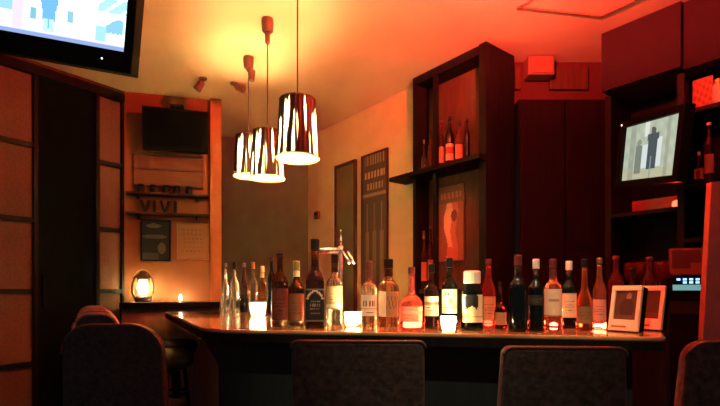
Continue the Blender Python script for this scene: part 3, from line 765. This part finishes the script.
# portable television turned towards the seats
TLp, BLp, TRp, BRp = at(620.5, 128.5, 2.81), at(620.5, 181, 2.81), at(675, 113.5, 2.40), at(675, 174, 2.40)
ux = ((TRp-TLp)+(BRp-BLp)).normalized(); vz = ((TLp-BLp)+(TRp-BRp)); vz = (vz-ux*vz.dot(ux)).normalized(); ny_ = vz.cross(ux)   # into the set
ctr_ = (TLp+BLp+TRp+BRp)/4; w = ((TRp-TLp).length+(BRp-BLp).length)/2; h = ((TLp-BLp).length+(TRp-BRp).length)/2
mx = Matrix(((ux.x, ny_.x, vz.x, ctr_.x), (ux.y, ny_.y, vz.y, ctr_.y), (ux.z, ny_.z, vz.z, ctr_.z), (0, 0, 0, 1)))
t = thing('television', 'lit portable television showing a dark standing figure beside the back bar', 'television'); t.matrix_world = mx
b = B(); q = .035
b.box(-w/2-q, w/2+q, .002, .06, -h/2-q, -h/2); b.box(-w/2-q, w/2+q, .002, .06, h/2, h/2+q); b.box(-w/2-q, -w/2, .002, .06, -h/2, h/2); b.box(w/2, w/2+q, .002, .06, -h/2, h/2)
b.box(-w/2, w/2, .03, .06, -h/2, h/2)
b.build('case', 'black', t)
def scr(u, v):
    n = .5+.5*math.sin(u*31)*math.sin(v*23+u*9)
    c = [.42+.10*n, .50+.10*n, .38+.08*n]
    if v < .16: c = [.50, .52, .34]
    if .1 < u < .20 or .78 < u < .84: c = [x*.75 for x in c]
    if abs(u-.42) < .035 and v > .75: c = [.75, .82, .72]
    if abs(u-.40) < .05 and .2 < v < .6: c = [.70, .80, .78]
    if abs(u-.66) < .05 and .2 < v < .7: c = [.72, .80, .76]
    if abs(u-.54) < (.075 if v < .68 else .10) and .17 < v < .78: c = [.06, .10, .11]
    if math.hypot(u-.54, (v-.83)*.75) < .045: c = [.10, .12, .11]
    if abs(u-.54) < .012 and v < .4: c = [.25, .34, .34]
    if abs(u-.29) < .06 and .1 < v < .62: c = [.20, .25, .20]
    if math.hypot(u-.29, (v-.66)*.75) < .04: c = [.26, .30, .24]
    return tuple(x*.95 for x in c)
picture('screen', w, h, scr, 'screen', t, 48, 36, y=.025, z0=-h/2)
B().box(-.06, .06, .061, .11, -.06, .06).build('bracket_plate', 'black', t)
B().box(-w/2-.02, -w/2-.012, -.0005, .0015, h/2+.012, h/2+.02).build('standby_lamp', 'led', t)
# red lamp glowing in the niche below the television
p = BW.p(.335, -.20, 1.586)
t = thing('niche_lamp', 'small red glowing lamp in the niche below the lit television', 'lamp', p)
B().lathe([(.03, 0), (.032, .008), (.02, .016)], 18).build('base', 'black', t)
B().lathe([(.022, .017), (.028, .03), (.024, .05), (.004, .058)], 18).build('lamp_glass', 'redbulb', t, smooth=True)
light('niche_light', p+Vector((-.05, -.05, .05)), (1, .04, .03), .8, .02)
# things on the back bar shelves
def on_bar(u, dep, z): return BW.p(u, -dep, z+.001)
z = 2.112
t = onwall(BW, 'framed_picture', 'small orange red picture standing on the top shelf of the back bar', 'picture', (BW.u_at(692, -.15)+BW.u_at(713, -.15))/2, -.15, z+.001)
hh = .185; ww = BW.u_at(713, -.15)-BW.u_at(692, -.15)
B().box(-ww/2, ww/2, 0, .012, 0, hh).build('frame', 'redwood', t)
def art_or(u, v):
    n = math.sin(u*17+v*6)*math.sin(v*19-u*5)
    return (.44, .13+.05*n, .06) if n > -.3 else (.30, .06, .035)
picture('picture', ww-.012, hh-.012, art_or, 'printed', t, 20, 24, y=-.001, z0=.006)
t = thing('jar', 'pale capped jar beside the orange red picture on the top shelf', 'jar', on_bar(BW.u_at(718.5, -.15), .15, z))
B().lathe([(.026, 0), (.028, .004), (.028, .12), (.02, .13)], 18).build('jar_body', 'cream', t, smooth=True); B().lathe([(.022, .1305), (.022, .15)], 16).build('lid', 'capgold', t)
G5 = 'bottles on the middle shelf of the back bar'
shelfbottle(BW, 699, .12, 1.70, 152, 9, 'squat', 'amber', 'capwhite', 'squat orange bottle on the middle shelf of the back bar', flat((.75, .30, .12)), G5)
shelfbottle(BW, 709, .10, 1.70, 123, 9, 'wine', 'ruby', 'capwhite', 'tall red bottle with a pale cap on the middle shelf of the back bar', flat((.65, .22, .12)), G5)
G6 = 'wine glasses on the back bar'
for px, dep, lb in ((630, .18, 'red lit wine glass on the back bar, farthest along under the television'), (640.5, .16, 'red lit wine glass on the back bar, second under the television'),
                    (660, .16, 'red lit wine glass on the back bar, third under the television'), (671, .14, 'red lit wine glass on the back bar beside the dark post')):
    p = on_bar(BW.u_at(px, -dep), dep, 1.08); t = thing('wine_glass', lb, 'wine glass', p, 0, G6)  # red light on the glasses is put into their ruby colour
    B().lathe([(.032, 0), (.034, .002), (.006, .008)], 20).build('foot', 'ruby', t, smooth=True)
    B().lathe([(.004, .0085), (.004, .085)], 10).build('stem', 'ruby', t, smooth=True)
    B().lathe([(.004, .0855), (.028, .105), (.036, .14), (.034, .18), (.030, .205), (.028, .205), (.032, .18), (.034, .14), (.026, .108), (.001, .090)], 22, capped=False).build('bowl', 'ruby', t, smooth=True)
# till terminal
yaw = -.42
p0 = at(690, 296, 2.30)
t = thing('till_terminal', 'dark till terminal with a tilted brown screen and blue lit keys', 'till', (p0.x, 2.30, 1.095), yaw)
wt = .15
B().box(-.075, .075, .0, .14, 0, .085).build('case', 'black', t, bevel=.004)
B().box(-.072, .06, -.0035, -.0005, .018, .046).build('light_strip', 'tealled', t)
kb = B()
for r in range(2):
    for c in range(5):
        if (r, c) in ((0, 0), (1, 4)): continue
        x = -.055+c*.026; kb.box(x, x+.015, -.0035, -.0005, .052+r*.015, .062+r*.015)
kb.build('keypad_key', 'blueled', t)
Rm = Matrix.Translation((.006, .05, .0865)) @ Matrix.Rotation(math.radians(-16), 4, 'X')
B().box(-.078, .066, 0, .015, .012, .152).build('screen_case', mat('till_case', (.10, .035, .022), .5, noise=.1), t, mx=Rm)
pm = picture('screen', .125, .12, lambda u, v: (.12, .045, .025) if (v < .2 or (u > .6 and v < .45)) else (.03, .012, .01), 'framed', t, 16, 16, y=-.001, x0=-.069, z0=.02); pm.matrix_local = Rm
B().box(-.03, .02, .02, .05, -.0005, .06).build('screen_neck', 'black', t, mx=Rm)
# pedestal under the terminal and the slanted end panel
t2 = thing('service_cabinet', 'black service cabinet that carries the till terminal at the bar end', 'cabinet', (p0.x, 2.30, 0), yaw)
B().box(-.10, .10, -.02, .17, 0, 1.07).build('carcass', 'blackmat', t2); B().box(-.105, .105, -.025, .175, 1.071, 1.094).build('worktop', 'black', t2)
B().box(-.09, .09, -.032, -.021, .06, 1.0).build('cabinet_door', 'black', t2)
YP = 2.02
b = B(); xa = (703-360)/F*YP; xb = (711.5-360)/F*YP
b.prism([(xa-.02, 0), (xa, H-(340-HORIZON)/F*YP), (xb, H+(HORIZON-182)/F*YP), (xb+.6, H+(HORIZON-170)/F*YP), (xb+.6, 0)], YP, YP+.03, 'y')
o = b.build('end_panel', mat('red_stained_panel', (.30, .12, .08), .6, noise=.12, scale=20, bump=.06)); tag(o, 'red brown standing board with a slanted edge closing off the bar end', 'partition')

# ------------------------------------------------------------------ big television hung from the ceiling
u = Vector((1, 0, 0)); n = Vector((0, -1, 0)); tl = math.radians(10); v = Vector((0, -math.sin(tl), math.cos(tl))); rl = math.radians(-9.7)
u2 = u*math.cos(rl)+v*math.sin(rl); v2 = v*math.cos(rl)-u*math.sin(rl); n2 = v2.cross(u2)
br = at(123, 51.5, 2.0); W_, H_ = .86, .49
mx = Matrix(((u2.x, n2.x, v2.x, br.x), (u2.y, n2.y, v2.y, br.y), (u2.z, n2.z, v2.z, br.z), (0, 0, 0, 1)))
t = thing('television', 'large bright television hanging tilted from the ceiling above the lattice wall', 'television'); t.matrix_world = mx
b = B(); q, qb = .040, .085
b.box(-W_-q, q, .002, .07, -qb, 0); b.box(-W_-q, q, .002, .07, H_, H_+q); b.box(-W_-q, -W_, .002, .07, 0, H_); b.box(0, q, .002, .07, 0, H_); b.box(-W_, 0, .03, .07, 0, H_)
b.build('case', 'black', t, bevel=.003)
def big(u, v):
    x = (1-u)*W_; z = v*H_            # metres from the lower corner by the room
    c = (1.0, 1.05, 1.08)
    el = lambda cx, cz, rx, rz: ((x-cx)/rx)**2+((z-cz)/rz)**2 < 1
    if z < .020: return (.22, .30, .55)
    if z < .026: return (.5, .6, .85)
    if .02 < x < .115 and .065 < z < .108+.02*math.sin(x*40): c = (.20, .46, .74)
    if .09 < x < .135 and .03 < z < .09: c = (.30, .58, .80)
    for q in (.030, .052, .072):
        if abs(x-q) < .006 and .035 < z < .07: c = (.62, .84, .90)
    if x < .13 and .150 < z < .205 and (x*7+z*9) % .5 > .12: c = (.34, .60, .82)
    if .17 < x < .225 and .135 < z < .30: c = (.72, .64, .62)
    if .165 < x < .235 and .105 < z < .125: c = (.86, .84, .80)
    if .232 < x < .256 and .080 < z < .128: c = (.22, .44, .56)
    if el(.336, .19, .040, .11) or el(.336, .10, .028, .06): c = (.13, .38, .68)
    if (abs(x-.322) < .010 or abs(x-.348) < .009) and .03 < z < .08: c = (.40, .64, .86)
    if el(.336, .315, .022, .03): c = (.5, .42, .4)
    if .392 < x < .416 and .072 < z < .115: c = (.16, .42, .50)
    if .445 < x < .490: c = (.66, .55, .72)
    if x > .49 and z > .09: c = (.26, .52, .80)
    return c
picture('screen', W_, H_, big, 'bigscreen', t, 170, 96, y=.026, x0=-W_, z0=0)
B().box(-W_/2-.15, -W_/2+.15, .071, .10, .1, .4).build('mount_plate', 'black', t)
p = mx @ Vector((-W_/2, .085, .35)); im = mx.inverted()
b = B(); b.tube([im @ Vector((p.x, p.y+.03, p.z)), im @ Vector((p.x, p.y+.03, CEIL-.004))], .02, 12).build('ceiling_pole', 'black', t)
B().box(-.09, -.084, -.0005, .0018, -.045, -.039).build('standby_lamp', 'led', t)

# ------------------------------------------------------------------ seats
def chair(name, label, x, Y, rz, w_top, w_bot, ztop, fab, r=.03, group='dark upholstered chairs at the bar', seat=.62, dep=.34, lean=.05, bow=0):
    t = thing(name, label, 'chair', (x, Y, 0), rz, group)
    h0 = seat-.06
    # backrest: a padded slab leaning towards the sitter's back, outline in xz
    n = 26; out = rrect(-w_top/2, w_top/2, 0, ztop-h0, r, 6, True)
    zz = ztop-h0
    out2 = []
    for (a, b_) in out:
        k = w_bot/w_top+(1-w_bot/w_top)*(b_/zz); out2.append((a*k, b_))
    bb = B(); th = .055
    lay = [(-.5, .90), (-.35, .975), (0, 1.0), (.35, .975), (.5, .90)]
    rings = []
    for s_, k in lay:
        ring = []
        for (a, b_) in out2:
            aa = a*(1-(1-k)*.35); b2 = zz/2+(b_-zz/2)*(1-(1-k)*.30)
            yb = s_*th+lean*(-(b2/zz))+bow*(a/(w_top/2))**2
            ring.append(bb.bm.verts.new((aa, yb, b2+h0)))
        rings.append(ring)
    m = len(out2)
    for p_, q_ in zip(rings, rings[1:]):
        for i in range(m): bb.bm.faces.new((p_[i], p_[(i+1) % m], q_[(i+1) % m], q_[i]))
    bb.bm.faces.new(rings[0][::-1]); bb.bm.faces.new(rings[-1])
    bk = bb.build('backrest', fab, t, smooth=False, bevel=.006, segs=3)
    pts = []
    for (a, b_) in out2[:14]:
        pts.append((a*1.0, -.5*th*.86+lean*(-(b_/zz))+bow*(a/(w_top/2))**2, b_+h0-.002))
    B().tube(pts, .0045, 6).build('piping', 'piping', bk, smooth=True)
    B().prism(rrect(-w_bot/2+.005, w_bot/2-.005, .035, .035+dep, .05), seat-.07, seat).build('seat', fab, t, bevel=.02, segs=3)
    for sx in (-1, 1):
        for sy in (0, 1):
            x0 = sx*(w_bot/2-.035); y0 = .07 if sy == 0 else dep-.01
            B().tube([(x0*1.08, y0+(.04 if sy else -.03), .0), (x0, y0, seat-.071)], [.014, .018], 8).build('leg', 'darkwood', t)
        B().box(sx*(w_bot/2-.045)-.012, sx*(w_bot/2-.045)+.012, -.01, .034, seat-.11, h0+.10).build('back_post', 'darkwood', t)
    fr = w_bot/2-.035
    B().tube([(-fr, dep, .2), (fr, dep, .2)], .011, 8).build('foot_rest', 'steel', t)
    return t
def xof(px, Y): return (px-360)/F*Y
chair('bar_chair', 'dark upholstered bar chair with a wide straight back before the pink bottle', xof(358.5, 1.40), 1.40, -.03, .385, .392, H-(339.5-HORIZON)/F*1.40+.002, 'cloth', .018, dep=.32, lean=.03)
chair('bar_chair', 'dark upholstered bar chair with a tapering back before the white picture stands', xof(558, 1.30), 1.30, -.06, .318, .358, H-(345.5-HORIZON)/F*1.30+.002, 'cloth', .022, dep=.28, lean=.03)
chair('bar_chair', 'dark upholstered bar chair cut off by the frame beside the red brown board', 1.055, 1.26, -.2, .36, .42, H-(341-HORIZON)/F*1.26+.002, 'cloth', .05, dep=.30, lean=.03)
chair('bar_chair', 'black rounded back chair standing alone before the dark lattice door', xof(117, 1.85), 1.85, .08, .365, .40, H-(323.5-HORIZON)/F*1.85+.002, 'leather', .11, dep=.28, lean=.04, bow=.01, group='round backed chairs along the lattice wall')
# four smaller bent wood chairs receding along the lattice wall
def side_chair():
    t = thing('side_chair', '', 'chair', (0, 0, 0), 0, 'bent wood chairs in a row along the lattice wall')
    w, zt, st = .22, 1.0, .62
    b = B(); n = 22
    out = rrect(-w/2, w/2, 0, zt-st-.05, .08, 7, True)
    b.prism([(x, z_+st+.05) for x, z_ in out], -.012, .012, 'y'); bk = b.build('backrest', 'leather', t, bevel=.007, segs=3)
    B().tube([(x, -.012, z_+st+.05) for x, z_ in out[:16]], .009, 8).build('rim', 'rim', bk, smooth=True)
    B().prism(rrect(-w/2, w/2, .0, .20, .04), st-.03, st).build('seat', 'leather', t, bevel=.01)
    for sx in (-1, 1):
        B().box(sx*(w/2-.03)-.01, sx*(w/2-.03)+.01, .002, .024, st-.0, st+.052).build('back_post', 'darkwood', t)
        for y0 in (.03, .17): B().tube([(sx*(w/2-.03)*1.08, y0, 0), (sx*(w/2-.035), y0, st-.031)], .012, 8).build('leg', 'darkwood', t)
    return t
sc0 = side_chair(); first = True
for Y, pr, dz, lb in ((2.26, 121.5, -.012, 'bent wood chair directly behind the black rounded chair, first of the row'), (2.56, 119, 0, 'second bent wood chair of the row along the lattice wall'),
                      (2.87, 116, .008, 'third bent wood chair of the row along the lattice wall'), (3.19, 112, .016, 'last bent wood chair of the row, the one by the lantern')):
    x = xof(pr, Y)-.115
    if first: sc0.location = (x, Y, 0); sc0['label'] = lb; first = False; o = sc0
    else: o = copy_thing(sc0, (x, Y, 0), 0, lb)
# backless stools along the side of the counter
def stool():
    t = thing('bar_stool', '', 'stool', (0, 0, 0), 0, 'backless stools along the long side of the counter')
    B().lathe([(.12, .70), (.148, .715), (.153, .748), (.145, .775), (.11, .79)], 28).build('seat', 'leather', t, smooth=True)
    B().lathe([(.03, .66), (.10, .699)], 16).build('seat_plate', 'steel', t)
    for k in range(4):
        a = PI/4+k*PI/2
        B().tube([(.145*math.cos(a), .145*math.sin(a), 0), (.07*math.cos(a), .07*math.sin(a), .685)], .013, 8).build('leg', 'darkwood', t)
    for z_, r_ in ((.22, .121), (.45, .095)):
        B().tube([(r_*math.cos(2*PI*i/24), r_*math.sin(2*PI*i/24), z_) for i in range(24)], .010, 6, True).build('foot_ring', 'darkwood', t)
    return t
s0 = stool()
s0.location = (-1.215, 3.05, 0); s0['label'] = 'backless round stool farthest along the counter, below the tealight'
copy_thing(s0, (-1.05, 2.52, 0), .3, 'backless round stool on the near side of the other stool along the counter')

# ------------------------------------------------------------------ room lamps and added lights
# red spotlight on the ceiling over the seats, just above the frame
t = thing('red_spotlight', 'red spotlight under the ceiling over the bar seats', 'spotlight', (.62, 1.95, CEIL))
B().lathe([(.04, -.012), (.045, -.001)], 18).build('mount_plate', 'bronze', t)
B().lathe([(.004, -.08), (.004, -.0125)], 8).build('stem', 'bronze', t)
B().lathe([(.001, -.150), (.018, -.145), (.026, -.12), (.018, -.09), (.006, -.081)], 18).build('lamp_bulb', 'redbulb', t, smooth=True)
B().lathe([(.001, -.215), (.07, -.207), (.115, -.185), (.118, -.178), (.112, -.178), (.068, -.2), (.001, -.207)], 32).build('dish', 'bronze', t, smooth=True)
light('red_lamp', (.62, 1.95, CEIL-.16), (1, .052, .034), 400, .03)
light('red_fill_low', (.62, 1.95, CEIL-.26), (1, .07, .03), 16, .05)  # weak red fill added under the dish, no bulb of its own
# unseen warm downlight over the seats, added to light the bottles
t = thing('added_downlight', 'unseen round downlight added over the bar seats to light the bottles', 'downlight', (.25, .75, CEIL))
B().lathe([(.05, -.03), (.055, -.03), (.06, -.001), (.05, -.001)], 24, capped=False).build('trim_ring', 'steel', t)
sp = light('downlight', (.25, .75, CEIL-.04), (1, .86, .50), 95, kind='SPOT')
sp.data.spot_size = math.radians(48); sp.data.spot_blend = .6; sp.data.shadow_soft_size = .03
sp.rotation_euler = (Vector((.35, 1.95, 1.0))-sp.location).to_track_quat('-Z', 'Y').to_euler()
# unseen red pucks, added behind some bottles to make them glow
for px, Y, wt_, lb in ((411, 2.07, 1.0, 'added red light puck behind the squat pink bottle'), (489, 2.14, .8, 'added red light puck behind the long necked reddish bottle'),
                  (552, 1.99, .8, 'added red light puck behind the tall blank cream label'), (594.5, 1.97, .8, 'added red light puck behind the brown decanter shaped bottle')):
    t = thing('fill_puck', lb, 'light', (xof(px, Y), Y, ZC), 0, 'added red light pucks behind the bottles')
    B().lathe([(.026, 0), (.027, .003), (.027, .010)], 20).build('base', 'black', t)
    B().lathe([(.024, .0105), (.022, .018), (.010, .022), (.001, .0225)], 20).build('lens', 'redpuck', t, smooth=True)

w = bpy.data.worlds.new('teal_fill'); bpy.context.scene.world = w; w.use_nodes = True
w.node_tree.nodes['Background'].inputs[0].default_value = (.55, .95, 1.0, 1); w.node_tree.nodes['Background'].inputs[1].default_value = .095  # teal fill added to lift the dark surfaces

# ------------------------------------------------------------------ camera and view
cam = bpy.data.cameras.new('camera'); co = bpy.data.objects.new('camera', cam); C.objects.link(co)
cam.sensor_width = 36; cam.lens = F/720*36; cam.shift_y = (HORIZON-203)/720; cam.clip_start = .02
co.location = (0, 0, H); co.rotation_euler = (PI/2, 0, 0)
sc = bpy.context.scene; sc.camera = co
sc.cycles.sample_clamp_indirect = 0
sc.view_settings.view_transform = 'Standard'; sc.view_settings.look = 'None'; sc.view_settings.exposure = 0; sc.view_settings.gamma = 1
